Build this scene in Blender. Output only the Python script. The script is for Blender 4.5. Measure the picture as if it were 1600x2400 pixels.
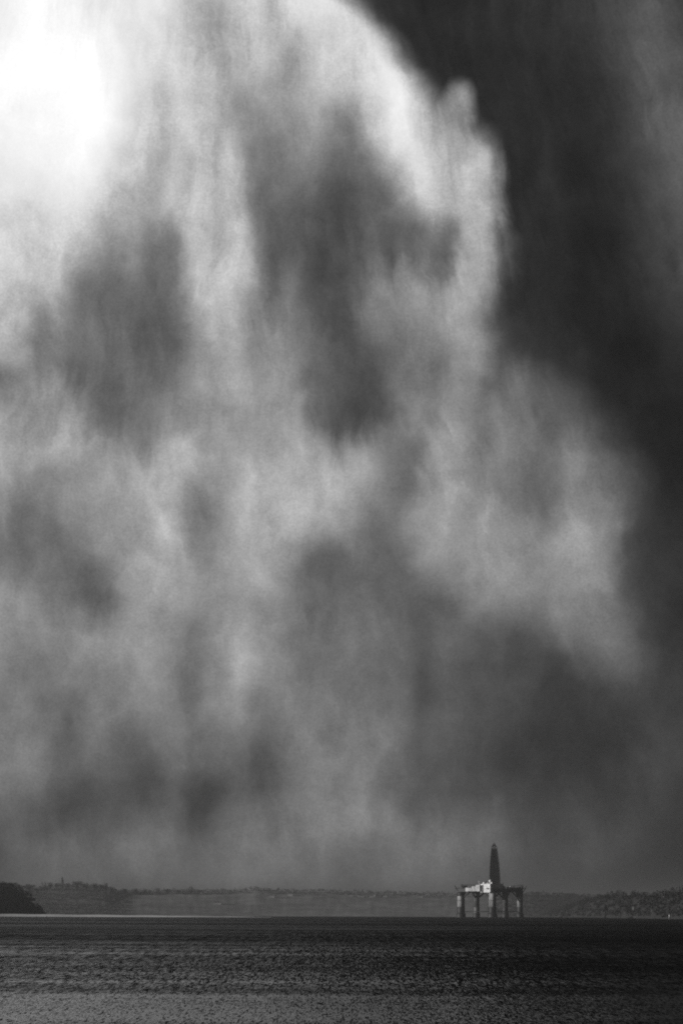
import bpy, math, random
import numpy as np
from mathutils import Vector, Matrix

random.seed(7)
rng = np.random.default_rng(7)
scene = bpy.context.scene
COL = scene.collection
for _o in list(bpy.data.objects):
    bpy.data.objects.remove(_o)

# ------------------------------------------------------------------ camera
F = 10000.0            # focal length in pixels of the 1600 x 2400 photograph
EARTH = 6.371e6
CAM_H = 4.0
PITCH = math.atan((2136.8 - 1200.0) / F)
ROLL = math.radians(0.2)
cam_data = bpy.data.cameras.new("camera")
cam = bpy.data.objects.new("camera", cam_data)
COL.objects.link(cam)
cam_data.sensor_fit = 'VERTICAL'
cam_data.sensor_height = 36.0
cam_data.sensor_width = 24.0
cam_data.lens = F / 2400.0 * 36.0
cam_data.clip_start = 0.5
cam_data.clip_end = 120000.0
CAM_M = Matrix.Rotation(math.pi / 2 + PITCH, 4, 'X') @ Matrix.Rotation(ROLL, 4, 'Z')
cam.matrix_world = Matrix.Translation((0, 0, CAM_H)) @ CAM_M
scene.camera = cam

# ------------------------------------------------------------------ exposure
scene.view_settings.view_transform = 'Standard'
scene.view_settings.look = 'None'
scene.view_settings.exposure = 0.0
scene.view_settings.gamma = 1.0
scene.view_settings.use_curve_mapping = False
scene.cycles.use_denoising = False
scene.cycles.volume_bounces = 0
scene.cycles.max_bounces = 4
scene.cycles.use_adaptive_sampling = False
scene.cycles.sample_clamp_indirect = 4.0
scene.cycles.filter_width = 2.0

# ------------------------------------------------------------------ sun
SUN_DIR = Vector((-0.92, -0.34, 0.165)).normalized()      # towards the sun
sun_data = bpy.data.lights.new("sun", 'SUN')
sun_data.energy = 3.4
sun_data.angle = math.radians(0.5)
sun_data.color = (1.0, 0.985, 0.97)
sun = bpy.data.objects.new("sun", sun_data)
COL.objects.link(sun)
sun.rotation_euler = SUN_DIR.to_track_quat('Z', 'Y').to_euler()
sun.location = (-300, -200, 300)

# ------------------------------------------------------------------ node helper
class Tree:
    def __init__(self, nt):
        self.nt = nt
    def new(self, kind, **kw):
        n = self.nt.nodes.new(kind)
        for k, v in kw.items():
            setattr(n, k, v)
        return n
    def set(self, sock, v):
        if isinstance(v, bpy.types.NodeSocket):
            self.nt.links.new(v, sock)
        elif v is not None:
            sock.default_value = v
    def math(self, op, a, b=None, c=None, clamp=False):
        n = self.new('ShaderNodeMath', operation=op, use_clamp=clamp)
        self.set(n.inputs[0], a)
        if b is not None:
            self.set(n.inputs[1], b)
        if c is not None:
            self.set(n.inputs[2], c)
        return n.outputs[0]
    def mix(self, f, a, b):
        n = self.new('ShaderNodeMix', data_type='FLOAT')
        self.set(n.inputs[0], f)
        self.set(n.inputs[2], a)
        self.set(n.inputs[3], b)
        return n.outputs[0]
    def rng(self, v, a, b, c=0.0, d=1.0, smooth=True):
        n = self.new('ShaderNodeMapRange', interpolation_type='SMOOTHSTEP' if smooth else 'LINEAR')
        n.clamp = True
        self.set(n.inputs['Value'], v)
        for k, x in zip(('From Min', 'From Max', 'To Min', 'To Max'), (a, b, c, d)):
            self.set(n.inputs[k], x)
        return n.outputs['Result']
    def xyz(self, x, y, z=0.0):
        n = self.new('ShaderNodeCombineXYZ')
        for i, v in enumerate((x, y, z)):
            self.set(n.inputs[i], v)
        return n.outputs[0]
    def noise(self, vec, scale=1.0, detail=3.0, rough=0.5, col=False, dim='3D'):
        n = self.new('ShaderNodeTexNoise', noise_dimensions=dim)
        self.set(n.inputs['Vector'], vec)
        n.inputs['Scale'].default_value = scale
        n.inputs['Detail'].default_value = detail
        n.inputs['Roughness'].default_value = rough
        return n.outputs['Color'] if col else n.outputs[0]
    def ramp(self, fac, stops, handle='AUTO_CLAMPED'):
        n = self.new('ShaderNodeFloatCurve')
        mp = n.mapping
        mp.extend = 'HORIZONTAL'
        pts = mp.curves[0].points
        stops = sorted(stops)
        pts[0].location = stops[0]; pts[1].location = stops[-1]
        for p, v in stops[1:-1]:
            pts.new(p, v)
        for p in pts:
            p.handle_type = handle
        mp.update()
        self.set(n.inputs['Value'], fac)
        return n.outputs[0]

# ------------------------------------------------------------------ sky
# Rain veils under a storm cloud.  Brightness of the cloud by bearing and height
# (tenths of a milliradian, so one unit is one pixel of the photograph), with
# turbulence on top.  A bright lit cloud layer stands before a dark one.
LIT = {
 0: "0 .86 100 .94 200 .88 260 .84 350 .89 420 .84 490 .62 540 .68 600 .78 640 .67 690 .86 740 .88 790 .84 850 .8 1000 .75",
 100: "0 .93 100 .98 170 .96 250 .90 350 .85 430 .82 475 .72 500 .62 540 .67 600 .73 650 .66 700 .74 740 .84 800 .83 870 .80 900 .85 960 .80",
 200: "0 .96 80 .99 200 .98 270 .92 350 .84 400 .78 440 .80 475 .76 505 .68 540 .62 600 .64 650 .60 720 .66 780 .70 830 .76 880 .82 920 .86 980 .76 1020 .60 1060 .60 1080 .66 1110 .60",
 300: "0 .94 100 .98 230 .97 290 .88 350 .78 380 .68 410 .70 440 .79 480 .74 510 .68 545 .54 580 .50 620 .50 680 .53 720 .58 770 .50 810 .50 860 .66 900 .78 940 .87 980 .82 1020 .74 1060 .60 1100 .62 1140 .55",
 400: "0 .88 100 .92 200 .93 270 .88 320 .76 360 .62 395 .64 430 .73 480 .74 520 .76 555 .66 580 .50 640 .42 680 .46 720 .50 760 .42 800 .42 850 .45 900 .60 940 .77 980 .82 1020 .80 1060 .72 1090 .74 1130 .72 1150 .65",
 500: "0 .82 60 .78 150 .84 200 .82 250 .72 310 .62 350 .58 400 .66 450 .78 490 .74 540 .73 570 .68 590 .50 640 .37 700 .38 740 .36 790 .30 840 .37 900 .38 950 .48 990 .66 1030 .70 1080 .66 1110 .70 1140 .64",
 600: "0 .82 80 .78 140 .75 190 .66 240 .52 270 .48 300 .54 350 .45 400 .42 425 .58 450 .72 520 .72 570 .72 595 .50 640 .36 700 .38 760 .28 800 .33 850 .36 900 .34 950 .35 1000 .38 1050 .33 1075 .55 1110 .68 1150 .64 1175 .50",
 700: "0 .74 70 .70 110 .60 150 .65 180 .52 210 .40 270 .40 330 .38 390 .40 430 .47 460 .65 500 .72 550 .70 590 .62 620 .45 680 .42 740 .34 780 .30 830 .36 880 .52 910 .50 960 .56 990 .60 1030 .47 1060 .58 1110 .58 1150 .50 1180 .40",
 800: "0 .70 50 .68 85 .46 110 .44 150 .52 180 .45 220 .42 300 .40 350 .36 400 .40 425 .48 450 .60 500 .68 540 .62 580 .56 620 .50 660 .55 700 .50 740 .42 780 .33 810 .33 850 .37 880 .44 920 .46 970 .52 1020 .54 1070 .60 1120 .60 1160 .50 1190 .35",
 900: "0 .40 30 .45 70 .58 110 .56 150 .56 175 .42 220 .38 270 .40 330 .42 400 .44 440 .56 490 .60 540 .66 590 .58 640 .56 690 .54 720 .38 760 .36 800 .36 850 .28 880 .30 920 .40 970 .50 1010 .46 1060 .48 1100 .50 1140 .34 1170 .34 1220 .40 1270 .34",
 1000: "0 .66 50 .66 90 .62 130 .66 170 .60 200 .45 250 .40 300 .42 350 .45 400 .54 450 .58 510 .58 580 .58 640 .56 700 .60 740 .44 780 .32 820 .30 860 .35 900 .44 950 .45 1000 .55 1050 .58 1090 .50 1130 .42 1180 .47 1240 .42 1300 .36 1350 .36 1390 .38",
 1100: "0 .62 60 .50 120 .50 180 .56 240 .60 300 .58 350 .66 410 .70 470 .66 520 .58 580 .62 640 .66 700 .72 760 .66 810 .62 860 .60 900 .48 960 .38 1000 .48 1040 .57 1090 .52 1150 .46 1200 .48 1250 .38 1290 .40 1330 .50 1380 .48 1440 .44 1480 .36",
 1200: "0 .48 60 .43 120 .45 180 .52 240 .58 300 .64 370 .68 420 .62 460 .50 490 .47 530 .60 590 .68 640 .71 700 .70 760 .66 820 .62 870 .45 920 .42 970 .55 1030 .60 1090 .58 1150 .60 1210 .53 1250 .42 1290 .47 1340 .55 1400 .50 1450 .44 1500 .30",
 1300: "0 .44 60 .42 130 .40 200 .42 240 .55 290 .55 340 .66 390 .68 440 .58 500 .58 550 .68 620 .64 680 .56 720 .40 780 .36 830 .40 880 .36 940 .37 980 .48 1030 .54 1090 .55 1150 .58 1210 .56 1260 .56 1310 .58 1350 .68 1390 .62 1430 .52 1470 .38 1520 .28",
 1400: "0 .55 50 .56 90 .48 150 .44 200 .40 225 .32 260 .38 300 .58 350 .64 400 .60 450 .56 500 .54 550 .58 600 .56 660 .48 720 .40 780 .36 840 .38 900 .38 960 .37 1010 .34 1060 .38 1110 .46 1150 .56 1200 .60 1250 .55 1310 .55 1360 .52 1410 .50 1460 .42 1510 .32 1560 .26",
 1500: "0 .56 60 .54 100 .50 160 .54 220 .56 280 .58 350 .58 410 .52 450 .48 500 .56 560 .62 610 .56 660 .46 720 .44 800 .42 860 .43 920 .38 980 .36 1040 .40 1090 .38 1140 .33 1200 .32 1260 .34 1300 .40 1350 .45 1400 .47 1450 .43 1500 .34 1560 .24",
 1600: "0 .46 50 .48 85 .42 140 .46 200 .50 260 .52 310 .48 360 .52 410 .48 450 .44 500 .54 560 .60 620 .56 670 .52 720 .44 760 .43 820 .46 880 .42 940 .38 1000 .32 1060 .36 1120 .32 1180 .30 1250 .29 1300 .26 1360 .25 1410 .25 1460 .28 1520 .28 1580 .26",
 1700: "0 .46 50 .48 90 .44 130 .42 160 .34 200 .40 250 .50 310 .46 370 .46 420 .46 470 .40 520 .48 570 .50 620 .42 660 .42 700 .48 760 .48 830 .48 890 .46 940 .42 990 .34 1040 .36 1090 .34 1150 .30 1200 .28 1250 .25 1310 .24 1350 .22 1400 .24 1460 .27 1520 .29 1580 .27",
 1800: "0 .48 60 .50 110 .46 150 .42 190 .40 240 .44 300 .36 350 .34 400 .40 440 .46 490 .40 550 .36 600 .32 640 .36 690 .46 750 .50 820 .50 880 .47 930 .42 990 .35 1040 .32 1090 .31 1150 .28 1210 .24 1260 .25 1310 .24 1370 .22 1420 .25 1480 .30 1540 .28 1600 .25",
 1860: "0 .42 60 .42 100 .40 150 .30 190 .28 240 .34 300 .34 360 .28 390 .28 420 .34 460 .28 510 .27 560 .34 610 .34 660 .38 710 .44 770 .48 830 .50 880 .44 930 .36 990 .33 1060 .32 1120 .30 1180 .28 1250 .27 1320 .25 1380 .27 1430 .26 1500 .27 1600 .24",
 1940: "0 .33 60 .34 120 .30 170 .30 220 .34 270 .32 310 .34 350 .40 400 .38 450 .30 480 .28 520 .36 580 .42 640 .44 690 .46 740 .50 800 .53 860 .52 920 .47 980 .42 1040 .40 1100 .40 1150 .38 1180 .30 1240 .28 1310 .29 1370 .32 1410 .28 1460 .30 1520 .26 1600 .22",
 2000: "0 .28 60 .34 130 .37 200 .38 270 .40 340 .42 400 .36 450 .34 500 .40 560 .44 620 .46 680 .44 740 .43 800 .42 860 .37 910 .42 970 .47 1040 .46 1090 .42 1140 .38 1180 .35 1240 .30 1300 .30 1360 .32 1420 .30 1480 .24 1540 .20 1600 .16",
 2060: "0 .28 60 .33 130 .36 200 .38 270 .40 340 .42 420 .40 500 .43 570 .42 640 .42 720 .40 800 .40 860 .37 930 .42 1000 .44 1050 .40 1100 .36 1160 .32 1220 .30 1290 .27 1350 .27 1420 .24 1480 .18 1540 .15 1600 .11",
 2110: "0 .27 200 .35 400 .38 600 .40 800 .38 1000 .36 1100 .32 1200 .28 1300 .22 1380 .16 1450 .10 1520 .07 1600 .05",
}
LIT.update({
 1550: "0 .5 60 .5 100 .46 160 .5 220 .55 280 .55 340 .56 400 .5 450 .46 500 .55 560 .62 610 .6 660 .5 720 .42 770 .4 830 .44 890 .42 950 .38 1000 .33 1050 .38 1100 .36 1160 .31 1210 .3 1260 .28 1310 .3 1360 .33 1420 .38 1460 .4 1500 .34 1560 .26",
 1650: "0 .46 50 .48 90 .42 130 .44 155 .36 180 .42 230 .5 290 .48 350 .5 410 .46 460 .42 510 .52 560 .55 610 .5 660 .48 700 .48 760 .47 820 .47 880 .44 940 .4 1000 .32 1050 .35 1110 .34 1170 .3 1220 .28 1270 .26 1320 .25 1350 .21 1390 .24 1450 .27 1510 .29 1570 .27",
 1750: "0 .48 50 .5 90 .48 130 .42 180 .38 230 .46 290 .42 330 .36 370 .42 420 .46 460 .42 510 .44 560 .42 600 .36 630 .36 670 .46 720 .5 790 .5 860 .49 920 .44 980 .35 1040 .34 1090 .32 1150 .28 1210 .25 1270 .25 1330 .23 1390 .22 1450 .26 1510 .3 1570 .28",
 1900: "0 .38 60 .36 110 .33 160 .28 200 .3 250 .34 310 .34 350 .32 390 .36 430 .34 465 .26 500 .28 550 .36 610 .4 660 .44 710 .46 770 .5 830 .53 880 .5 930 .42 990 .36 1050 .36 1110 .36 1150 .34 1180 .28 1240 .27 1310 .27 1370 .3 1410 .27 1460 .29 1520 .27 1600 .23",
 1970: "0 .3 60 .36 130 .34 200 .36 260 .38 310 .4 350 .44 400 .38 450 .3 490 .34 540 .42 600 .46 660 .45 720 .46 780 .48 830 .46 870 .42 920 .46 980 .46 1040 .44 1090 .42 1140 .38 1180 .32 1240 .29 1310 .3 1380 .32 1430 .29 1480 .27 1540 .23 1600 .19",
 50: "0 .90 60 .95 110 .98 180 .93 240 .88 340 .87 400 .84 450 .77 485 .60 500 .60 540 .66 600 .78 640 .68 680 .76 720 .87 760 .85 810 .82 860 .80",
 150: "0 .95 80 .98 180 .98 260 .92 330 .85 400 .80 440 .84 470 .74 500 .66 530 .62 560 .66 610 .70 650 .62 700 .65 740 .76 790 .78 840 .76 880 .84 905 .86 950 .78 1000 .70",
 250: "0 .95 100 .98 230 .98 280 .90 340 .82 370 .74 400 .72 435 .80 470 .76 500 .70 530 .60 560 .55 610 .58 650 .53 700 .58 750 .60 800 .56 840 .68 880 .78 920 .87 960 .82 1000 .74 1035 .55 1060 .62 1090 .64 1110 .55",
 350: "0 .92 100 .96 240 .95 280 .88 330 .74 365 .62 400 .68 430 .76 480 .74 520 .73 550 .60 575 .48 620 .45 660 .48 700 .52 730 .55 770 .45 810 .44 850 .52 890 .68 930 .82 970 .83 1010 .79 1050 .68 1075 .64 1100 .70 1130 .68 1150 .60",
 450: "0 .85 100 .88 200 .88 250 .80 300 .68 340 .60 380 .62 420 .70 450 .77 500 .74 540 .74 565 .66 585 .48 630 .38 680 .42 720 .44 760 .35 800 .36 850 .40 900 .44 940 .60 970 .74 1010 .78 1050 .72 1090 .72 1130 .70 1150 .60",
 550: "0 .80 60 .74 120 .80 180 .76 220 .66 270 .54 310 .56 350 .50 390 .50 420 .66 450 .74 500 .72 550 .73 575 .66 595 .46 640 .36 690 .38 730 .40 770 .33 800 .28 850 .36 890 .35 930 .34 970 .38 1010 .48 1040 .44 1065 .40 1085 .62 1110 .68 1140 .64 1170 .58",
 650: "0 .78 60 .75 110 .70 150 .70 175 .50 200 .42 240 .42 270 .38 300 .46 330 .40 370 .38 410 .42 440 .60 480 .70 540 .70 580 .68 605 .46 640 .40 690 .38 740 .30 790 .28 830 .35 870 .40 910 .42 950 .44 990 .46 1030 .38 1055 .40 1080 .60 1110 .62 1140 .62 1165 .50",
 750: "0 .72 50 .70 90 .52 115 .46 145 .56 175 .48 210 .40 270 .40 330 .40 380 .37 425 .46 450 .60 490 .72 530 .66 570 .66 600 .52 640 .48 690 .46 740 .38 780 .32 820 .34 860 .50 900 .46 930 .50 970 .56 1000 .58 1040 .58 1080 .63 1110 .60 1150 .50 1180 .36",
 850: "0 .60 30 .66 60 .66 90 .50 130 .52 155 .42 190 .36 240 .40 300 .42 350 .38 400 .40 425 .52 470 .56 510 .62 550 .64 590 .54 640 .54 690 .52 730 .40 780 .35 830 .34 870 .30 910 .42 950 .46 985 .52 1030 .38 1060 .50 1100 .58 1140 .48 1180 .34 1230 .34",
 950: "0 .50 40 .52 80 .58 130 .64 165 .56 185 .40 220 .36 260 .36 310 .40 360 .42 410 .52 450 .56 500 .54 560 .56 610 .56 660 .54 700 .56 730 .40 770 .34 820 .30 860 .27 890 .32 930 .40 980 .50 1020 .44 1060 .46 1090 .48 1130 .40 1160 .46 1210 .42 1270 .36 1330 .35 1370 .33",
 1050: "0 .68 60 .66 120 .64 180 .66 220 .56 270 .50 320 .48 380 .58 420 .66 470 .58 520 .54 580 .60 640 .60 700 .66 750 .60 790 .45 830 .52 870 .58 900 .44 950 .38 990 .42 1020 .58 1060 .60 1110 .50 1160 .52 1210 .50 1260 .42 1310 .44 1360 .44 1410 .40 1450 .36",
 1150: "0 .54 60 .46 120 .48 180 .54 240 .60 300 .62 360 .68 420 .66 460 .58 490 .54 540 .60 600 .66 660 .72 720 .72 770 .70 820 .66 860 .55 910 .42 960 .42 1000 .54 1050 .58 1110 .58 1170 .50 1220 .44 1250 .40 1300 .46 1350 .53 1410 .48 1460 .42 1500 .32",
 1250: "0 .45 60 .42 130 .41 190 .45 230 .54 280 .58 330 .66 380 .70 430 .60 470 .50 510 .54 560 .68 620 .70 680 .66 730 .55 790 .50 840 .42 890 .38 940 .46 980 .56 1030 .58 1090 .56 1150 .60 1210 .58 1260 .52 1310 .58 1350 .68 1400 .60 1440 .50 1480 .30",
 1350: "0 .50 50 .48 100 .44 160 .42 220 .38 260 .46 300 .58 350 .66 400 .62 450 .56 500 .56 560 .60 620 .60 680 .48 720 .38 780 .35 840 .38 900 .38 950 .37 990 .40 1040 .48 1100 .52 1150 .60 1190 .64 1240 .54 1300 .55 1350 .58 1400 .56 1440 .48 1480 .36 1530 .28",
 1450: "0 .57 50 .55 90 .50 150 .50 200 .52 240 .50 290 .58 350 .61 400 .56 440 .48 480 .50 540 .60 590 .60 640 .50 700 .44 760 .38 820 .40 880 .40 940 .37 1000 .36 1050 .42 1100 .40 1150 .40 1200 .46 1250 .44 1300 .48 1350 .50 1410 .50 1460 .42 1510 .32 1570 .25",
})
DARK = {
 0: "800 .22 900 .22 960 .17 1000 .19 1100 .18 1200 .20 1280 .20 1400 .26 1500 .32 1560 .28 1600 .22",
 100: "850 .20 900 .24 960 .16 1010 .15 1080 .20 1150 .18 1230 .20 1300 .21 1380 .25 1460 .33 1540 .36 1600 .27",
 200: "900 .20 960 .20 1000 .18 1060 .25 1100 .20 1140 .18 1200 .20 1280 .18 1360 .19 1440 .28 1510 .40 1560 .40 1600 .36",
 300: "1000 .20 1100 .22 1160 .18 1250 .20 1330 .17 1400 .18 1450 .25 1500 .34 1560 .36 1600 .36",
 400: "1000 .20 1160 .17 1250 .19 1330 .17 1420 .17 1480 .24 1540 .32 1600 .33",
 500: "1000 .18 1160 .17 1230 .18 1290 .20 1340 .16 1420 .16 1490 .20 1550 .28 1600 .32",
 600: "1000 .18 1170 .20 1230 .18 1290 .20 1330 .14 1400 .15 1450 .18 1500 .24 1560 .28 1600 .30",
 700: "1100 .25 1180 .22 1240 .20 1300 .19 1320 .15 1400 .15 1470 .17 1530 .22 1600 .27",
 800: "1100 .30 1180 .22 1230 .17 1290 .20 1340 .17 1400 .15 1470 .14 1540 .17 1600 .20",
 900: "1100 .30 1250 .20 1320 .20 1380 .17 1440 .14 1520 .14 1600 .15",
 1000: "1200 .30 1350 .22 1420 .17 1480 .16 1530 .13 1600 .13",
 1100: "1300 .30 1450 .22 1500 .16 1560 .13 1600 .13",
 1200: "1300 .30 1480 .24 1530 .20 1600 .22",
 1300: "1300 .30 1490 .22 1520 .20 1560 .22 1600 .21",
 1400: "1300 .30 1500 .24 1550 .22 1600 .18",
 1500: "1300 .30 1500 .25 1560 .22 1600 .17",
 1600: "1300 .28 1500 .26 1560 .25 1600 .21",
}
# where the lit layer ends: height, bearing, softness
EDGE = [(0, 812, 22), (45, 858, 20), (90, 905, 20), (140, 928, 22), (175, 965, 22), (205, 990, 24), (240, 1025, 26), (275, 1075, 26), (305, 1115, 22), (335, 1138, 18), (360, 1152, 14), (430, 1157, 13), (520, 1156, 14), (560, 1168, 20),
        (600, 1170, 18), (650, 1162, 22), (700, 1156, 34), (770, 1168, 50), (830, 1195, 70), (870, 1255, 80), (920, 1325, 80),
        (980, 1390, 80), (1040, 1432, 80), (1100, 1470, 80), (1180, 1492, 70), (1260, 1475, 60), (1330, 1472, 60), (1400, 1490, 80),
        (1480, 1525, 90), (1540, 1560, 120), (1620, 1750, 200)]
EDGE.sort()
GAIN = {}

def build_world():
    world = bpy.data.worlds.new("World")
    scene.world = world
    world.use_nodes = True
    nt = world.node_tree
    nt.nodes.clear()
    T = Tree(nt)
    out = T.new('ShaderNodeOutputWorld')
    bg = T.new('ShaderNodeBackground')
    nt.links.new(bg.outputs[0], out.inputs[0])
    tc = T.new('ShaderNodeTexCoord')
    sep = T.new('ShaderNodeSeparateXYZ')
    nt.links.new(tc.outputs['Generated'], sep.inputs[0])
    dx, dy, dz = sep.outputs
    u0 = T.math('MULTIPLY_ADD', dx, F, 800.0)
    v0 = T.math('MULTIPLY_ADD', dz, -F, 0.0)        # height, downwards
    def vrow(y):
        return -math.sin(PITCH + math.atan((1200.0 - y) / F)) * F
    # the veils fan out from a point high above and fray along their fall
    def off(q, a):
        return T.math('MULTIPLY', T.math('SUBTRACT', q, 0.5), a)
    fu = T.math('SUBTRACT', u0, 480.0)
    fv = T.math('SUBTRACT', v0, vrow(0) - 2600.0)
    fr = T.math('SQRT', T.math('ADD', T.math('MULTIPLY', fu, fu), T.math('MULTIPLY', fv, fv)))
    th = T.math('DIVIDE', fu, T.math('MAXIMUM', fv, 50.0))
    p1 = T.xyz(T.math('MULTIPLY', u0, 1 / 190.0), T.math('MULTIPLY', v0, 1 / 210.0), 3.1)
    w1 = T.noise(p1, 1.0, 5.0, 0.56, col=True)
    s1 = T.new('ShaderNodeSeparateColor'); nt.links.new(w1, s1.inputs[0])
    thw = T.math('ADD', th, off(s1.outputs[2], 0.036))
    fil = T.noise(T.xyz(T.math('MULTIPLY', thw, 68.0), T.math('MULTIPLY', fr, 1 / 300.0), 1.0), 1.0, 4.0, 0.56)
    fine = T.noise(T.xyz(T.math('MULTIPLY', thw, 200.0), T.math('MULTIPLY', fr, 1 / 240.0), 7.0), 1.0, 3.0, 0.55)
    top = T.rng(v0, vrow(700), vrow(1500), 1.0, 0.45)
    along = T.math('MULTIPLY', T.math('ADD', off(fil, 120.0), off(fine, 24.0)), top)
    wu_ = T.math('MULTIPLY', along, T.math('DIVIDE', fu, fr))
    wv_ = T.math('MULTIPLY', along, T.math('DIVIDE', fv, fr))
    u = T.math('ADD', T.math('ADD', u0, wu_), off(s1.outputs[0], 90.0))
    v = T.math('ADD', T.math('ADD', v0, wv_), off(s1.outputs[1], 90.0))
    un = T.math('MULTIPLY_ADD', u, 1 / 2000.0, 0.1)          # 0..1 over bearings -200..1800
    def table(tab, x0, sx, sy, step):
        # even out the hand-read rows, then one curve of brightness by bearing for each height
        ys = np.array(sorted(tab), float)
        gx = np.arange(x0, 1701, 20.0)
        rows = []
        for y in sorted(tab):
            f = np.array([float(t) for t in tab[y].split()])
            q = np.interp(gx, f[0::2], f[1::2])
            dk = 0.03 if y >= 1500 else 0.012
            q = q + 0.055 * np.exp(-((y - 450.0) / 150.0) ** 2) * np.clip((330 - gx) / 140.0, 0, 1) * (x0 < 0)
            if x0 < 0:
                q = q + 0.05 * np.clip((340 - y) / 160.0, 0, 1) * np.clip((470 - gx) / 120.0, 0, 1)             # wider glow
                q = q + 0.075 * np.exp(-((gx - np.interp(y, [60, 250, 450], [885, 925, 985])) / 48.0) ** 2) * np.clip((520 - y) / 90.0, 0, 1) * np.clip((y - 40) / 70.0, 0, 1)   # lit ribbon
                q = q - 0.05 * np.exp(-((gx - np.interp(y, [250, 450], [790, 850])) / 55.0) ** 2) * np.clip((y - 230) / 80.0, 0, 1) * np.clip((520 - y) / 90.0, 0, 1)
            q = q * (1 + 0.15 * np.clip((y - 1850) / 200.0, 0, 1) * np.clip((1300 - gx) / 150.0, 0, 1))
            rows.append(q - dk * np.clip((0.37 - q) / 0.1, 0, 1) + 0.012 * np.clip((q - 0.85) / 0.1, 0, 1))
        rows = np.array(rows)
        gy = np.arange(0.0, ys[-1] + 1, 10.0)
        g = np.array([np.interp(gy, ys, rows[:, i]) for i in range(len(gx))]).T
        def blur(m, sig, ax):
            n = int(3 * sig) + 1
            k = np.exp(-0.5 * (np.arange(-n, n + 1) / sig) ** 2); k /= k.sum()
            pad = [(0, 0), (0, 0)]; pad[ax] = (n, n)
            return np.apply_along_axis(lambda r: np.convolve(r, k, 'valid'), ax, np.pad(m, pad, mode='edge'))
        g = blur(blur(g, sx / 20.0, 1), sy / 10.0, 0)
        pick = list(np.arange(0.0, ys[-1], step)) + [ys[-1]]
        val = None
        for a, y in enumerate(pick):
            row = g[min(int(round(y / 10.0)), len(g) - 1)]
            r = T.ramp(un, [((gx[i] + 200.0) / 2000.0, float(row[i])) for i in range(len(gx))])
            val = r if val is None else T.mix(T.rng(v, vrow(pick[a - 1]), vrow(y), smooth=False), val, r)
        return val
    lit = table(LIT, -60, 9.0, 15.0, 50.0)
    dark = table(DARK, 760, 24.0, 40.0, 160.0)
    # boundary of the lit layer
    lo, hi = vrow(0), vrow(1620)
    vb = T.mix(0.6, v0, v)
    vn = T.rng(vb, lo, hi, smooth=False)
    e_pos = T.ramp(vn, [((vrow(y) - lo) / (hi - lo), (x + 6) / 2000.0) for y, x, s in EDGE])
    e_soft = T.ramp(vn, [((vrow(y) - lo) / (hi - lo), min(1.0, s * (2.6 if s < 30 else 1.8 if s < 60 else 1.15) / 240.0)) for y, x, s in EDGE])
    ue = T.math('ADD', T.mix(0.7, u0, u), T.math('ADD', off(fil, 70.0), off(fine, 14.0)))
    d = T.math('SUBTRACT', ue, T.math('MULTIPLY', e_pos, 2000.0))
    q = T.math('DIVIDE', d, T.math('MULTIPLY', e_soft, 240.0))
    m = T.rng(q, -1.0, 1.0)
    wu = T.math('DIVIDE', T.math('SUBTRACT', T.math('ADD', u0, off(s1.outputs[0], 70.0)), 1074.0), 34.0)
    wv = T.math('DIVIDE', T.math('SUBTRACT', T.math('ADD', v0, off(s1.outputs[1], 70.0)), vrow(250)), 50.0)
    wr = T.math('ADD', T.math('MULTIPLY', wu, wu), T.math('MULTIPLY', wv, wv))
    m = T.math('MULTIPLY', m, T.rng(wr, 0.0, 2.4))
    lum = T.mix(m, lit, dark)
    # falling rain and ragged shreds
    # curling shreds with thin bright rims
    rid = T.new('ShaderNodeTexNoise', noise_dimensions='3D', noise_type='RIDGED_MULTIFRACTAL')
    rid.inputs['Scale'].default_value = 1.0; rid.inputs['Detail'].default_value = 4.0; rid.inputs['Roughness'].default_value = 0.55
    rid.inputs['Offset'].default_value = 1.0; rid.inputs['Gain'].default_value = 1.6
    nt.links.new(T.xyz(T.math('MULTIPLY', T.math('ADD', u, off(s1.outputs[2], 160.0)), 1 / 190.0), T.math('MULTIPLY', v, 1 / 300.0), 21.0), rid.inputs['Vector'])
    curl = T.rng(rid.outputs[0], 0.0, 2.2, -0.5, 0.5, smooth=False)
    p5 = T.xyz(T.math('MULTIPLY', u0, 1 / 120.0), T.math('MULTIPLY', v0, 1 / 150.0), 12.5)
    shred = T.noise(p5, 1.0, 5.0, 0.62)
    p6 = T.xyz(T.math('MULTIPLY', u0, 1 / 4.2), T.math('MULTIPLY', v0, 1 / 4.2), 2.5)
    drops = T.noise(p6, 1.0, 1.0, 0.5)
    mod = T.math('ADD', T.math('MULTIPLY', T.math('ADD', off(fil, 0.32), off(fine, 0.12)), top), T.math('ADD', off(shred, 0.46), T.math('MULTIPLY', curl, 0.24)))
    mod = T.math('ADD', mod, off(drops, 0.2))
    mod = T.math('MULTIPLY', mod, T.rng(lum, 0.72, 0.97, 1.0, 0.25))
    lum = T.math('MULTIPLY', lum, T.math('ADD', mod, 1.0))
    # the rest of the sky: the same cloud deck, brighter towards the sun
    pv = T.new('ShaderNodeVectorMath', operation='MULTIPLY')
    nt.links.new(tc.outputs['Generated'], pv.inputs[0]); pv.inputs[1].default_value = (3.0, 3.0, 5.0)
    big = T.noise(pv.outputs[0], 1.3, 3.0, 0.55)
    sd = T.new('ShaderNodeVectorMath', operation='DOT_PRODUCT')
    nt.links.new(tc.outputs['Generated'], sd.inputs[0]); sd.inputs[1].default_value = SUN_DIR
    glow = T.rng(sd.outputs['Value'], -0.3, 1.0)
    rest = T.math('ADD', T.math('MULTIPLY_ADD', glow, 0.24, 0.12), off(big, 0.4))
    rest = T.math('MAXIMUM', rest, 0.08)
    wx = T.rng(T.math('ABSOLUTE', dx), 0.085, 0.26, 1.0, 0.0)
    wz = T.rng(dz, 0.22, 0.36, 1.0, 0.0)
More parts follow.
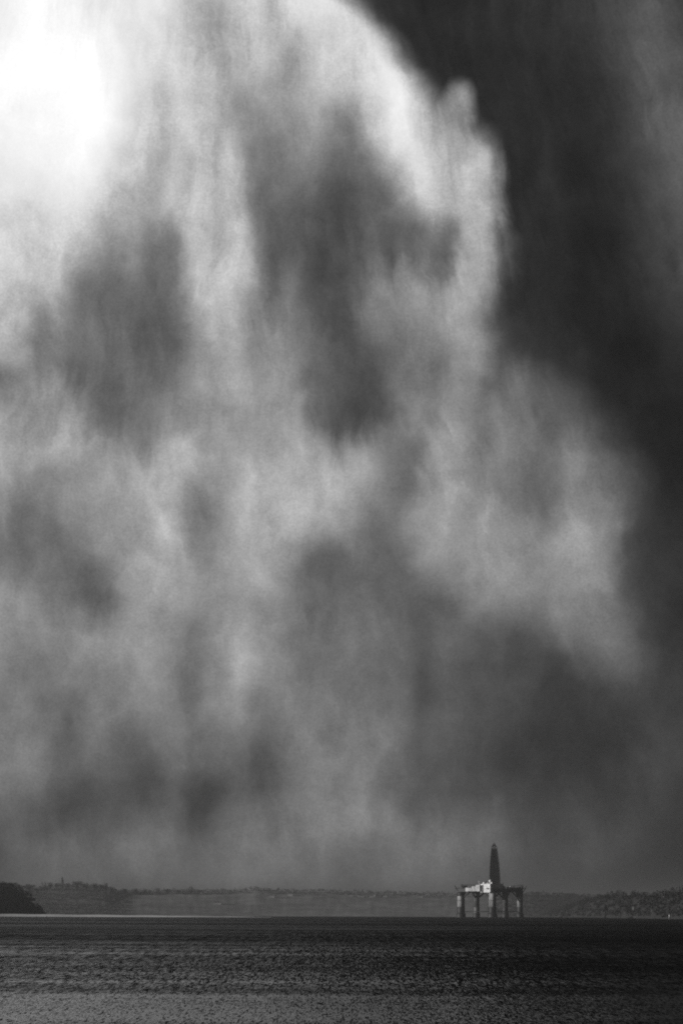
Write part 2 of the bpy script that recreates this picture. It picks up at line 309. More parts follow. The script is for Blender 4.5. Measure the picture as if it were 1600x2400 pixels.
    wy = T.rng(dy, 0.0, 0.3)
    w = T.math('MULTIPLY', T.math('MULTIPLY', wx, wz), wy)
    lum = T.mix(w, rest, lum)
    lin = T.math('POWER', T.math('MAXIMUM', lum, 0.0), 2.2)
    # thin clear sky behind the cloud
    sky = T.new('ShaderNodeTexSky', sky_type='NISHITA', sun_disc=False)
    sky.sun_elevation = math.asin(SUN_DIR.z)
    sky.sun_rotation = math.atan2(SUN_DIR.x, SUN_DIR.y)
    bw = T.new('ShaderNodeRGBToBW'); nt.links.new(sky.outputs[0], bw.inputs[0])
    clear = T.math('MULTIPLY', bw.outputs[0], 0.05)
    fin = T.mix(0.985, clear, lin)
    nt.links.new(fin, bg.inputs['Color'])
    bg.inputs['Strength'].default_value = 1.0
    world.cycles.sampling_method = 'MANUAL'
    world.cycles.sample_map_resolution = 1024

build_world()

# ------------------------------------------------------------------ helpers
def sea_z(x, y):
    return -(x * x + y * y) / (2 * EARTH)

def ray(px, py):
    return (CAM_M.to_3x3() @ Vector(((px - 800.0) / F, (1200.0 - py) / F, -1.0)))

def at(px, py, dist):
    """the point at that horizontal distance seen at a pixel of the photograph"""
    r = ray(px, py)
    k = dist / math.hypot(r.x, r.y)
    return Vector((r.x * k, r.y * k, CAM_H + r.z * k))

def ground(px, dist):
    p = at(px, 2148.0, dist)
    p.z = sea_z(p.x, p.y)
    return p

def tag(o, label=None, category=None, group=None, kind=None):
    if label: o["label"] = label
    if category: o["category"] = category
    if group: o["group"] = group
    if kind: o["kind"] = kind
    return o

def empty(name, loc, rz=0.0):
    o = bpy.data.objects.new(name, None)
    COL.objects.link(o)
    o.location = loc
    o.rotation_euler = (0, 0, rz)
    o.empty_display_size = 1.0
    return o

def link(name, mesh, parent=None, loc=None):
    o = bpy.data.objects.new(name, mesh)
    COL.objects.link(o)
    if parent: o.parent = parent
    if loc is not None: o.location = loc
    return o

class MB:
    def __init__(self):
        self.v, self.f = [], []
    def add(self, vs, fs):
        n = len(self.v)
        self.v += [tuple(p) for p in vs]
        self.f += [tuple(i + n for i in q) for q in fs]
    def box(self, x0, x1, y0, y1, z0, z1):
        self.add([(x0, y0, z0), (x1, y0, z0), (x1, y1, z0), (x0, y1, z0), (x0, y0, z1), (x1, y0, z1), (x1, y1, z1), (x0, y1, z1)],
                 [(0, 3, 2, 1), (4, 5, 6, 7), (0, 1, 5, 4), (1, 2, 6, 5), (2, 3, 7, 6), (3, 0, 4, 7)])
    def prism(self, poly, z0, z1):
        n = len(poly)
        self.add([(x, y, z0) for x, y in poly] + [(x, y, z1) for x, y in poly],
                 [tuple(range(n - 1, -1, -1)), tuple(range(n, 2 * n))] + [(i, (i + 1) % n, n + (i + 1) % n, n + i) for i in range(n)])
    def tube(self, a, b, r0, r1=None, n=8, caps=True):
        r1 = r0 if r1 is None else r1
        a, b = Vector(a), Vector(b)
        d = (b - a).normalized()
        s = d.orthogonal().normalized(); t = d.cross(s)
        vs = []
        for c, r in ((a, r0), (b, r1)):
            for k in range(n):
                q = 2 * math.pi * k / n
                vs.append(c + (s * math.cos(q) + t * math.sin(q)) * r)
        fs = [(k, (k + 1) % n, n + (k + 1) % n, n + k) for k in range(n)]
        if caps: fs += [tuple(range(n - 1, -1, -1)), tuple(range(n, 2 * n))]
        self.add(vs, fs)
    def rot(self, cx, cy, ang):
        c, q = math.cos(ang), math.sin(ang)
        self.v = [(cx + (x - cx) * c - (y - cy) * q, cy + (x - cx) * q + (y - cy) * c, z) for x, y, z in self.v]
        return self
    def lathe(self, prof, c=(0, 0, 0), n=16):
        vs, fs = [], []
        for r, z in prof:
            for k in range(n):
                q = 2 * math.pi * k / n
                vs.append((c[0] + r * math.cos(q), c[1] + r * math.sin(q), c[2] + z))
        for i in range(len(prof) - 1):
            for k in range(n):
                fs.append((i * n + k, i * n + (k + 1) % n, (i + 1) * n + (k + 1) % n, (i + 1) * n + k))
        fs += [tuple(range(n - 1, -1, -1)), tuple(range((len(prof) - 1) * n, len(prof) * n))]
        self.add(vs, fs)
    def mesh(self, name, mat, smooth=False):
        me = bpy.data.meshes.new(name)
        me.from_pydata(self.v, [], self.f)
        me.materials.append(mat)
        if smooth: me.polygons.foreach_set('use_smooth', [True] * len(me.polygons))
        me.update()
        return me
    def build(self, name, mat, parent=None, smooth=False):
        return link(name, self.mesh(name, mat, smooth), parent)

def paint(name, base, rough=0.6, var=0.25, scale=0.25, metal=0.0):
    m = bpy.data.materials.new(name)
    m.use_nodes = True
    T = Tree(m.node_tree)
    b = m.node_tree.nodes['Principled BSDF']
    tc = T.new('ShaderNodeTexCoord')
    mp = T.new('ShaderNodeMapping'); mp.inputs['Scale'].default_value = (1, 1, 0.35)
    m.node_tree.links.new(tc.outputs['Object'], mp.inputs[0])
    n = T.noise(mp.outputs[0], scale, 5.0, 0.6)
    v = T.rng(n, 0.3, 0.7, base * (1 - var), base * (1 + var))
    m.node_tree.links.new(v, b.inputs['Base Color'])
    b.inputs['Roughness'].default_value = rough
    b.inputs['Metallic'].default_value = metal
    return m

M = {
    'white': paint('white_paint', 0.82, 0.5, 0.18),
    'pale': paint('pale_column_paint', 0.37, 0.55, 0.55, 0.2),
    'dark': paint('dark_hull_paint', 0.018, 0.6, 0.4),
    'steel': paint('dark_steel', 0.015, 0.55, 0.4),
    'grey': paint('grey_steel', 0.10, 0.55, 0.3),
    'glass': paint('window_glass', 0.02, 0.1, 0.1),
    'harl': paint('pale_harling', 0.30, 0.8, 0.15),
    'slate': paint('slate_roof', 0.07, 0.6, 0.3),
    'bark': paint('bark', 0.04, 0.9, 0.3),
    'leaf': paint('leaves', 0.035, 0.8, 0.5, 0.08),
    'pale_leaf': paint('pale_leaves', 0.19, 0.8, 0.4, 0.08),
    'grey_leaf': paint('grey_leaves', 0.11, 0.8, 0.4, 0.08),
    'bright_water': paint('bright_water_tone', 0.70, 0.8, 0.2, 0.02),  # brightness of lit water put into the base colour
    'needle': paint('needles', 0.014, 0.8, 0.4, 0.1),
}

# ------------------------------------------------------------------ sea
def sea_material():
    m = bpy.data.materials.new('sea_water')
    m.use_nodes = True
    nt = m.node_tree
    T = Tree(nt)
    b = nt.nodes['Principled BSDF']
    g = T.new('ShaderNodeNewGeometry')
    sp = T.new('ShaderNodeSeparateXYZ'); nt.links.new(g.outputs['Position'], sp.inputs[0])
    x, y, z = sp.outputs
    # wind streaks and calm slicks
    n1 = T.noise(T.xyz(T.math('MULTIPLY', x, 1 / 60.0), T.math('MULTIPLY', y, 1 / 26.0), 0.0), 1.0, 4.0, 0.6)
    n2 = T.noise(T.xyz(T.math('MULTIPLY', x, 1 / 700.0), T.math('MULTIPLY', y, 1 / 260.0), 4.0), 1.0, 4.0, 0.6)
    band = T.math('ADD', T.math('MULTIPLY', n1, 0.5), T.math('MULTIPLY', n2, 0.5))
    rough = T.math('ADD', T.rng(band, 0.36, 0.64, 0.08, -0.04), T.rng(y, 200.0, 900.0, 0.18, 0.42))
    # separate slicks: x from, x to, y from, y to
    slick = None
    for x0, x1, y0, y1 in ((-25.0, 95.0, 960.0, 1060.0), (36.0, 90.0, 650.0, 700.0)):
        ex, ey = (x1 - x0) * 0.4, (y1 - y0) * 0.3
        a = T.math('MULTIPLY', T.rng(x, x0 - ex, x0 + ex), T.rng(x, x1 - ex, x1 + ex, 1.0, 0.0))
        c = T.math('MULTIPLY', T.rng(y, y0 - ey, y0 + ey), T.rng(y, y1 - ey, y1 + ey, 1.0, 0.0))
        s = T.math('MULTIPLY', a, c)
        slick = s if slick is None else T.math('MAXIMUM', slick, s)
    rough = T.mix(slick, rough, 0.33)
    nt.links.new(rough, b.inputs['Roughness'])
    # small ripples tilt the surface
    # cells: short-crested chop drawn out down the wind
    cells = None
    for k, (sx, sy, y0, y1) in enumerate(((0.07, 1.9, 0, 0), (0.10, 4.2, 170.0, 260.0), (0.16, 11.0, 270.0, 420.0), (0.34, 38.0, 430.0, 750.0))):
        c = T.noise(T.xyz(T.math('MULTIPLY', x, 1 / sx), T.math('MULTIPLY', y, 1 / sy), 5.0 * k), 1.0, 4.0, 0.65, col=True)
        if cells is None:
            cells = c
        else:
            mx = T.new('ShaderNodeMix', data_type='RGBA')
            T.set(mx.inputs[0], T.rng(y, y0, y1)); nt.links.new(cells, mx.inputs[6]); nt.links.new(c, mx.inputs[7])
            cells = mx.outputs[2]
    vm = T.new('ShaderNodeVectorMath', operation='SUBTRACT'); nt.links.new(cells, vm.inputs[0]); vm.inputs[1].default_value = (0.5, 0.5, 0.5)
    amp = T.math('MULTIPLY', T.rng(y, 400.0, 1500.0, 0.95, 0.35), T.math('SUBTRACT', 1.0, slick))
    sc = T.new('ShaderNodeVectorMath', operation='SCALE'); nt.links.new(vm.outputs[0], sc.inputs[0]); T.set(sc.inputs['Scale'], amp)
    flat = T.new('ShaderNodeVectorMath', operation='MULTIPLY'); nt.links.new(sc.outputs[0], flat.inputs[0]); flat.inputs[1].default_value = (0.8, 1, 0)
    ad = T.new('ShaderNodeVectorMath', operation='ADD'); nt.links.new(g.outputs['Normal'], ad.inputs[0]); 
    lee = T.new('ShaderNodeVectorMath', operation='ADD'); nt.links.new(flat.outputs[0], lee.inputs[0])     # crests lean to this shore
    T.set(lee.inputs[1], T.xyz(0.0, T.math('ADD', T.math('ADD', T.rng(y, 150.0, 300.0, 0.0, -0.06), T.rng(y, 300.0, 1200.0, -0.10, -0.005)), T.rng(band, 0.34, 0.66, -0.026, 0.026))))
    nt.links.new(lee.outputs[0], ad.inputs[1])
    no = T.new('ShaderNodeVectorMath', operation='NORMALIZE'); nt.links.new(ad.outputs[0], no.inputs[0])
    nt.links.new(no.outputs[0], b.inputs['Normal'])
    b.inputs['Base Color'].default_value = (0.004, 0.004, 0.004, 1)
    b.inputs['IOR'].default_value = 1.33
    b.inputs['Specular IOR Level'].default_value = 0.075
    return m

def build_sea():
    rs = list(np.geomspace(2.0, 120.0, 30)[:-1])
    r = 120.0
    while r < 900.0:
        rs.append(r); r *= 1.0016
    rs += list(np.geomspace(r, 27000.0, 90))
    rs = np.array(rs)
    fine = np.linspace(-6.0, 6.0, 521)
    coarse = np.arange(9.0, 352.0, 3.0)
    az = np.radians(np.concatenate([fine, coarse]))
    na, nr = len(az), len(rs)
    R, A = np.meshgrid(rs, az, indexing='ij')
    X, Y = R * np.sin(A), R * np.cos(A)
    Z = -(R ** 2) / (2 * EARTH)
    W = np.zeros_like(Z)
    step = np.maximum(R * 0.0016, R * math.radians(12.0 / 520))
    sub = (np.abs(np.degrees(A)) <= 6.001)
    for k in range(54):
        lam = math.exp(rng.uniform(math.log(0.7), math.log(3.0)))
        th = math.radians(-98 + rng.normal(0, 46))
        kx, ky = math.cos(th) * 2 * math.pi / lam, math.sin(th) * 2 * math.pi / lam
        a = 0.0006 * lam ** 0.9
        fade = np.clip((lam / step - 2.2) / 2.5, 0, 1)
        ph = kx * X + ky * Y + rng.uniform(0, 6.28)
        W += fade * a * np.sin(ph + 0.5 * np.sin(ph * 0.5 + 1.0))
    gust = 0.75 + 0.25 * np.sin(Y / 23.0 + 1.3 * np.sin(X / 40.0)) * np.sin(Y / 61.0 + 2.0)
    Z = Z + np.where(sub, W * gust, 0)
    V = np.stack([X, Y, Z], -1).reshape(-1, 3)
    i = np.arange(nr - 1)[:, None] * na
    j = np.arange(na)[None, :]
    jn = (j + 1) % na
    Q = np.stack([i + j, i + jn, i + na + jn, i + na + j], -1).reshape(-1, 4)[:, ::-1]
    me = bpy.data.meshes.new('sea')
    me.vertices.add(len(V)); me.vertices.foreach_set('co', V.astype(np.float32).ravel())
    me.loops.add(Q.size); me.loops.foreach_set('vertex_index', Q.astype(np.int32).ravel())
    me.polygons.add(len(Q)); me.polygons.foreach_set('loop_start', np.arange(0, Q.size, 4, dtype=np.int32))
    me.polygons.foreach_set('use_smooth', np.ones(len(Q), dtype=bool))
    me.materials.append(sea_material())
    me.update(calc_edges=True)
    o = link('sea', me)
    tag(o, 'dark choppy sea with wind streaks below the horizon', 'sea', kind='structure')

build_sea()

# ------------------------------------------------------------------ shore round the bay
# each landform: distance of its waterline and height of its ridge by bearing
FAR = ([(-400, 9200), (600, 9600), (1080, 9700), (1800, 9500)],
       [(-400, 2074), (0, 2076), (60, 2080), (90, 2080), (130, 2076), (200, 2076), (250, 2080), (275, 2090), (330, 2089), (450, 2088), (560, 2088),
        (600, 2083), (660, 2088), (800, 2090), (1000, 2095), (1150, 2096), (1240, 2096), (1330, 2097), (1420, 2102), (1800, 2104)])
NEAR_WOOD = ([(-500, 4100), (0, 5000), (180, 5400)],
             [(-400, 2060), (0, 2073), (30, 2080), (60, 2096), (85, 2123), (104, 2147), (180, 2149)])
DARK_WOOD = ([(1270, 8300), (1340, 6300), (1430, 4600), (1520, 3800), (1600, 3300), (2000, 2800)],
             [(1270, 2147), (1310, 2134), (1360, 2116), (1420, 2105), (1480, 2103), (1600, 2100), (2000, 2080)])
def form_at(px):
    return NEAR_WOOD if px < 30 else DARK_WOOD if px > 1400 else FAR
def lerp(tab, x):
    return float(np.interp(x, [t[0] for t in tab], [t[1] for t in tab]))

def shore_point(px, t, form):
    """t 0 at the waterline, 1 on the ridge, beyond it the plateau"""
    d0 = lerp(form[0], px)
    d = d0 * (1 + 0.05 * t)
    g = ground(px, d)
    top = at(px, lerp(form[1], px), d0 * 1.05)
    q = min(t, 1.0)
    h = max(0.0, top.z - g.z) * (0.12 * q + 0.88 * q ** 0.9)
    if t > 1: h *= 1 - 0.05 * (t - 1)
    g.z += h - 0.6
    return g

def shore_material():
    m = bpy.data.materials.new('shore_fields')
    m.use_nodes = True
    nt = m.node_tree; T = Tree(nt)
    b = nt.nodes['Principled BSDF']
    g = T.new('ShaderNodeNewGeometry')
    sp = T.new('ShaderNodeSeparateXYZ'); nt.links.new(g.outputs['Position'], sp.inputs[0])
    vo = T.new('ShaderNodeTexVoronoi'); vo.inputs['Scale'].default_value = 1.0
    nt.links.new(T.xyz(T.math('MULTIPLY', sp.outputs[0], 1 / 130.0), T.math('MULTIPLY', sp.outputs[1], 1 / 160.0)), vo.inputs['Vector'])
    s = T.new('ShaderNodeSeparateColor'); nt.links.new(vo.outputs['Color'], s.inputs[0])
    n = T.noise(g.outputs['Position'], 0.02, 5.0, 0.6)
    v = T.math('MULTIPLY', T.rng(s.outputs[0], 0.0, 1.0, 0.27, 0.33), T.rng(n, 0.25, 0.75, 0.7, 1.3))
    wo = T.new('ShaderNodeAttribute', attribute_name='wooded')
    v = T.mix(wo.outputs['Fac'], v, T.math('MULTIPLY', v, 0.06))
    nt.links.new(v, b.inputs['Base Color'])
    b.inputs['Roughness'].default_value = 0.9
    return m

def build_shore(name, form, x0, x1, cover, label):
    ts = [-0.3, 0.0, 0.06, 0.15, 0.3, 0.45, 0.6, 0.8, 1.0, 1.5, 2.2]
    xs = np.arange(x0, x1 + 1, 6.0)
    vs, fs = [], []
    for px in xs:
        for t in ts:
            p = shore_point(px, t, form) if t >= 0 else ground(px, lerp(form[0], px) * 0.995) - Vector((0, 0, 3))
            p.z += random.uniform(-0.5, 0.5) * (1 if t > 0.1 else 0)
            vs.append(p)
    n = len(ts)
    for i in range(len(xs) - 1):
        for k in range(n - 1):
            fs.append((i * n + k, (i + 1) * n + k, (i + 1) * n + k + 1, i * n + k + 1))
    mb = MB(); mb.add(vs, fs)
    o = mb.build(name, SHORE_MAT, smooth=True)
    at_ = o.data.attributes.new('wooded', 'FLOAT', 'POINT')
    at_.data.foreach_set('value', [1 - lerp(cover, px) for px in xs for t in ts])
    tag(o, label, 'shore', kind='structure')

SHORE_MAT = shore_material()
build_shore('shore', FAR, -400, 1800, [(-400, 0.3), (60, 0.45), (300, 0.8), (420, 1), (1060, 1), (1180, 0.45), (1300, 0.0)], 'low hazy far shore of fields across the water')
build_shore('headland', NEAR_WOOD, -490, 110, [(-400, 0), (180, 0)], 'dark wooded headland cut by the edge of the photo')
build_shore('headland', DARK_WOOD, 1272, 1990, [(1270, 0), (2000, 0)], 'dark headland beyond the rig under the blackest sky')

def build_bright_waterline():  # added pale strip; its colour stands in for the sunlit waterline
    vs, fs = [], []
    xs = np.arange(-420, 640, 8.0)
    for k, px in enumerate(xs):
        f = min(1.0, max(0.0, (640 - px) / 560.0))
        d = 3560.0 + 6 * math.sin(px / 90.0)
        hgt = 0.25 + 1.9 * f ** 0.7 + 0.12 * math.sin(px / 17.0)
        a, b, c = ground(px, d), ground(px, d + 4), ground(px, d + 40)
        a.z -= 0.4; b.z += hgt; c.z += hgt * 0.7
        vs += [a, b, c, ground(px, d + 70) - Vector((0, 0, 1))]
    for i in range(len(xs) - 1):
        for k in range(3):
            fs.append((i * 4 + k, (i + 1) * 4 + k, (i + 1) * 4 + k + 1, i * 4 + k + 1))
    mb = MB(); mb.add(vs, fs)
    tag(mb.build('bright_waterline', M['bright_water'], smooth=True), 'thin pale strip standing in for bright water along the far shore', 'bright_waterline', kind='structure')
build_bright_waterline()

def leaf_quad(vs, fs, c, s, rnd):
    d = Vector((rnd.gauss(0, 1), rnd.gauss(0, 1), rnd.gauss(0, 1))).normalized()
    a = d.orthogonal().normalized(); b = d.cross(a)
    n = len(vs)
    vs += [c + a * s, c + b * s * 0.8, c - a * s * 0.9, c - b * s]
    fs.append((n, n + 1, n + 2, n + 3))

def build_woodland(name, label, form, x0, x1, dens, rmin=0.05, rmax=1.15, mat='needle'):
    rnd = random.Random(len(name) + int(x0 * 10))
    vs, fs = [], []
    px = x0
    while px < x1:
        d = lerp(form[0], px)
        mpp = d / F                       # metres across one photograph pixel
        stepx = max(2.2, 4.5 / mpp / dens)
        for t in np.arange(rmin, rmax, 0.16):
            p = shore_point(px + rnd.uniform(-1, 1) * stepx, t + rnd.uniform(-0.07, 0.07), form)
            gap = math.sin(px * 0.11 + 3 * math.sin(px * 0.037)) + 0.6 * math.sin(px * 0.31 + 1)
            if dens < 1 and gap < -0.7 and rnd.random() < 0.7: continue
            h = rnd.uniform(3.5, 8.5) * (1 + 0.3 * gap)
            w = rnd.uniform(3.5, 6.0)
            nq = 60 if d > 6000 else 80
            for q in range(nq):
                a = rnd.uniform(0, 6.283); r = math.sqrt(rnd.random()) * w
                zz = h * (1 - 0.55 * (r / w) ** 2) * rnd.uniform(0.35, 1.0)
                leaf_quad(vs, fs, p + Vector((r * math.cos(a), r * math.sin(a), zz)), rnd.uniform(0.9, 1.7) * (0.62 if d > 6000 else 0.55), rnd)
        px += stepx
    mb = MB(); mb.add(vs, fs)
    o = mb.build(name, M[mat])
    tag(o, label, 'woodland', kind='stuff')

build_woodland('woodland', 'dark woodland covering the headland at the photo edge', NEAR_WOOD, -380, 102, 1.0)
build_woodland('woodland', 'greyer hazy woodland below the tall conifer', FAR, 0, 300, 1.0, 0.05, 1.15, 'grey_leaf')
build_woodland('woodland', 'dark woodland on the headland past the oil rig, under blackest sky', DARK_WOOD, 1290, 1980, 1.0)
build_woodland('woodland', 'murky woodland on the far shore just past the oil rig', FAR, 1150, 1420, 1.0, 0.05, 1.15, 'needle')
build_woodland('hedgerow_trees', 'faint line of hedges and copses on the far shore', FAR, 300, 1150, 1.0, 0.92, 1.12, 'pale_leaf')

# ------------------------------------------------------------------ single trees on the skyline
def broad_tree_mesh(seed, leaf='leaf'):
    """unit tree: height 1, crown about 0.8 wide"""
    rnd = random.Random(seed)
    t = MB()
    t.tube((0, 0, -0.05), (0.01, 0, 0.35), 0.035, 0.025, 7)
    lobes = []
    for k in range(13):
        a = rnd.uniform(0, 6.283); r = rnd.uniform(0.05, 0.25); z = rnd.uniform(0.24, 0.82)
        lobes.append((Vector((r * math.cos(a), r * math.sin(a), z)), rnd.uniform(0.12, 0.2)))
        t.tube((0.01, 0, 0.15), lobes[-1][0], 0.016, 0.006, 5)
    vs, fs = [], []
    for c, r in lobes:
        for q in range(60):
            p = Vector((rnd.gauss(0, 1), rnd.gauss(0, 1), rnd.gauss(0, 1))).normalized() * r * rnd.random() ** 0.4
            leaf_quad(vs, fs, c + p, rnd.uniform(0.016, 0.036), rnd)
    c = MB(); c.add(vs, fs)
    return t.mesh('trunk', M['bark']), c.mesh('crown', M[leaf])

def conifer_mesh(seed):
    rnd = random.Random(seed)
    t = MB(); t.tube((0, 0, -0.05), (0, 0, 0.97), 0.022, 0.004, 7)
    vs, fs = [], []
    for k in range(420):
        z = 0.1 + 0.9 * rnd.random()
        r = 0.2 * (1 - z) ** 0.8 * math.sqrt(rnd.random()) + 0.012
        a = rnd.uniform(0, 6.283)
        leaf_quad(vs, fs, Vector((r * math.cos(a), r * math.sin(a), z - 0.02)), rnd.uniform(0.015, 0.035), rnd)
    c = MB(); c.add(vs, fs)
    return t.mesh('trunk', M['bark']), c.mesh('crown', M['leaf'])

BROAD = [broad_tree_mesh(s) for s in (1, 2, 3, 4)]
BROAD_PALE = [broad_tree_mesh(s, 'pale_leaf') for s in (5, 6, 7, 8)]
CONIFER = conifer_mesh(11)

def tree(px, top, wpx, label, k=0, conifer=False, group=None):
    g = shore_point(px, 0.9, form_at(px))
    dd = math.hypot(g.x, g.y)
    tip = at(px, top, dd)
    h = max(tip.z - g.z, 3.0)
    w = wpx * dd / F
    o = empty('conifer_tree' if conifer else 'broadleaf_tree', g, random.uniform(0, 6.28))
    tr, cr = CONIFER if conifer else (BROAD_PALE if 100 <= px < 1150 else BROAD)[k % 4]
    sx = w / (0.4 if conifer else 0.8)
    for nm, me in (('trunk', tr), ('crown', cr)):
        c = link(nm, me, o)
    o.scale = (sx, sx, h)
    tag(o, label, 'tree', group)
    return o

ORD = ('first', 'second', 'third', 'fourth', 'fifth', 'sixth', 'seventh', 'eighth', 'ninth', 'tenth')
G = 'trees along the wooded skyline'
tree(146, 2055, 13, 'tall pointed conifer rising highest above the wooded skyline', conifer=True)
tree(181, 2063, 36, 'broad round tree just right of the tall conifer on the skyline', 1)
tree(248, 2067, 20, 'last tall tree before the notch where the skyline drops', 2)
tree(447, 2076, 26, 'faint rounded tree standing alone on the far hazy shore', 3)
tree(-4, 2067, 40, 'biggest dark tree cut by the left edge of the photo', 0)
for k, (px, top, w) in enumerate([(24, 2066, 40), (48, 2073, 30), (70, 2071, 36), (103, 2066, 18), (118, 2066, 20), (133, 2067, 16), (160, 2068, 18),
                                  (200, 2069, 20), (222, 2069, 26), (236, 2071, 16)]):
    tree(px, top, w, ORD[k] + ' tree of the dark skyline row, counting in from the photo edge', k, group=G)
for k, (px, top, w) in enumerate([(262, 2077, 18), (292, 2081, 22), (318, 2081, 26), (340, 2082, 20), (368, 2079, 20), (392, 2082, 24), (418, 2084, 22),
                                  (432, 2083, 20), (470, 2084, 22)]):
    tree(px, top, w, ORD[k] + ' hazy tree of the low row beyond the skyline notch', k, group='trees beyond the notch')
for k, (px, top, w) in enumerate([(1258, 2089, 20), (1330, 2091, 26), (1405, 2094, 30), (1428, 2096, 34), (1470, 2097, 40), (1530, 2096, 44), (1590, 2092, 50)]):
    tree(px, top, w, ORD[k] + ' dim tree along the murky shore past the oil rig', k, group='trees past the rig')

# ------------------------------------------------------------------ houses
def house(px, py, wpx, hpx, dist, label, category='house', group=None, wall='harl'):
    form, best = form_at(px), None
    for k in range(60):                                   # find where that slope is seen at that height
        p = shore_point(px, k / 50.0, form)
        c = CAM_M.inverted() @ (p - Vector((0, 0, CAM_H)))
        e = abs(1200.0 - F * c.y / -c.z - py)
        if best is None or e < best[0]: best = (e, p)
    g = best[1] + Vector((0, 0, 0.3))
    dist = math.hypot(g.x, g.y)
    s = dist / F
    w, h = wpx * s, hpx * s
    o = empty('house', g, math.atan2(-g.x, g.y) + random.uniform(-0.25, 0.25))
    dp = max(w * 0.55, 6.0)
    m = MB(); m.box(-w / 2, w / 2, -dp / 2, dp / 2, -1.6, h * 0.62); m.build('wall', M[wall], o)
    m = MB()
    e = 0.3
    m.add([(-w / 2 - e, -dp / 2 - e, h * 0.62), (w / 2 + e, -dp / 2 - e, h * 0.62), (w / 2 + e, dp / 2 + e, h * 0.62), (-w / 2 - e, dp / 2 + e, h * 0.62),
           (-w / 2 - e, 0, h), (w / 2 + e, 0, h)], [(0, 1, 5, 4), (2, 3, 4, 5), (0, 4, 3), (1, 2, 5), (3, 2, 1, 0)])
    rf = m.build('roof', M['slate'], o)
    m = MB(); m.box(w * 0.36, w * 0.36 + 1.0, -0.5, 0.5, h * 0.8, h + 1.2); m.build('chimney', M[wall], rf)
    for k in (-0.3, 0.0, 0.3):
        m = MB(); m.box(w * k - 0.6, w * k + 0.6, -dp / 2 - 0.06, -dp / 2 - 0.004, h * 0.2, h * 0.45); m.build('window', M['glass'], o)
    tag(o, label, category, group)
    return o

house(510, 2120, 17, 6, 9620, 'wide pale building low on the far hazy shore')
house(637, 2103, 12, 6, 9700, 'small pale house on the far hillside, left of a pair')
house(680, 2100, 12, 7, 9720, 'small pale house on the far hillside, right of a pair')
house(822, 2100, 9, 5, 9740, 'first pale house of the long faint far row')
for k, px in enumerate((846, 868, 884, 900)):
    house(px, 2102, 13, 5, 9750, ORD[k + 1] + ' pale house of the long faint row on the far shore', group='houses of the far row')
house(985, 2103, 11, 4, 9760, 'lone faint pale house between the far row and the rig')
house(1487, 2130, 9, 6, 3400, 'small grey house halfway up the dark shore', wall='grey')
house(1362, 2131, 6, 5, 5700, 'tiny faint house on the murky shore nearest the rig', wall='grey')
house(1501, 2112, 7, 4, 3430, 'small dim house high on the dark shore', wall='grey')
house(1531, 2134, 14, 5, 3180, 'long low dim building on the dark shore', wall='grey')
house(1488, 2149, 8, 4, 3340, 'dim boathouse at the waterline of the dark shore', wall='grey')

# ------------------------------------------------------------------ beacon and buoys
def beacon():
    d = 3300.0
    g = at(1567, 2150, d)
    o = empty('beacon', g)
    o.scale = (0.55, 0.55, 0.75)
    m = MB(); m.lathe([(0.9, -2.5), (0.9, 0.3), (0.6, 0.4)], n=12); m.build('base', M['grey'], o)
    m = MB(); m.lathe([(0.55, 0.4), (0.5, 2.2), (0.5, 2.4)], n=12); m.build('tower', M['white'], o)
    m = MB(); m.lathe([(0.62, 2.4), (0.62, 2.55), (0.3, 2.6), (0.28, 2.95), (0.06, 3.2)], n=12); m.build('lantern', M['white'], o)
    tag(o, 'small bright white beacon at the foot of the dark shore', 'beacon')
beacon()

def buoy(px, dist, s, label, group=None):
    g = ground(px, dist)
    o = empty('buoy', g)
    o.scale = (s, s, s)
    m = MB(); m.lathe([(0.2, -0.8), (0.8, -0.4), (0.85, 0.35), (0.55, 0.5)], n=14); m.build('float', M['dark'], o)
    m = MB()
    for a in range(4):
        q = a * math.pi / 2 + 0.4
        m.tube((0.5 * math.cos(q), 0.5 * math.sin(q), 0.45), (0.18 * math.cos(q), 0.18 * math.sin(q), 2.2), 0.07, n=6)
    m.tube((0, 0, 0.4), (0, 0, 2.4), 0.16, n=8)
    m.build('cage', M['dark'], o)
    m = MB(); m.lathe([(0.34, 2.2), (0.34, 2.55), (0.1, 2.9)], n=10); m.build('topmark', M['dark'], o)
    tag(o, label, 'buoy', group)
buoy(86, 2600, 0.45, 'tiny dark buoy on the bright water line, nearer the photo edge')
buoy(110, 2600, 0.55, 'tiny dark buoy on the bright water line, second from the photo edge')
buoy(812, 2500, 0.62, 'dark buoy on the horizon midway between woods and rig')

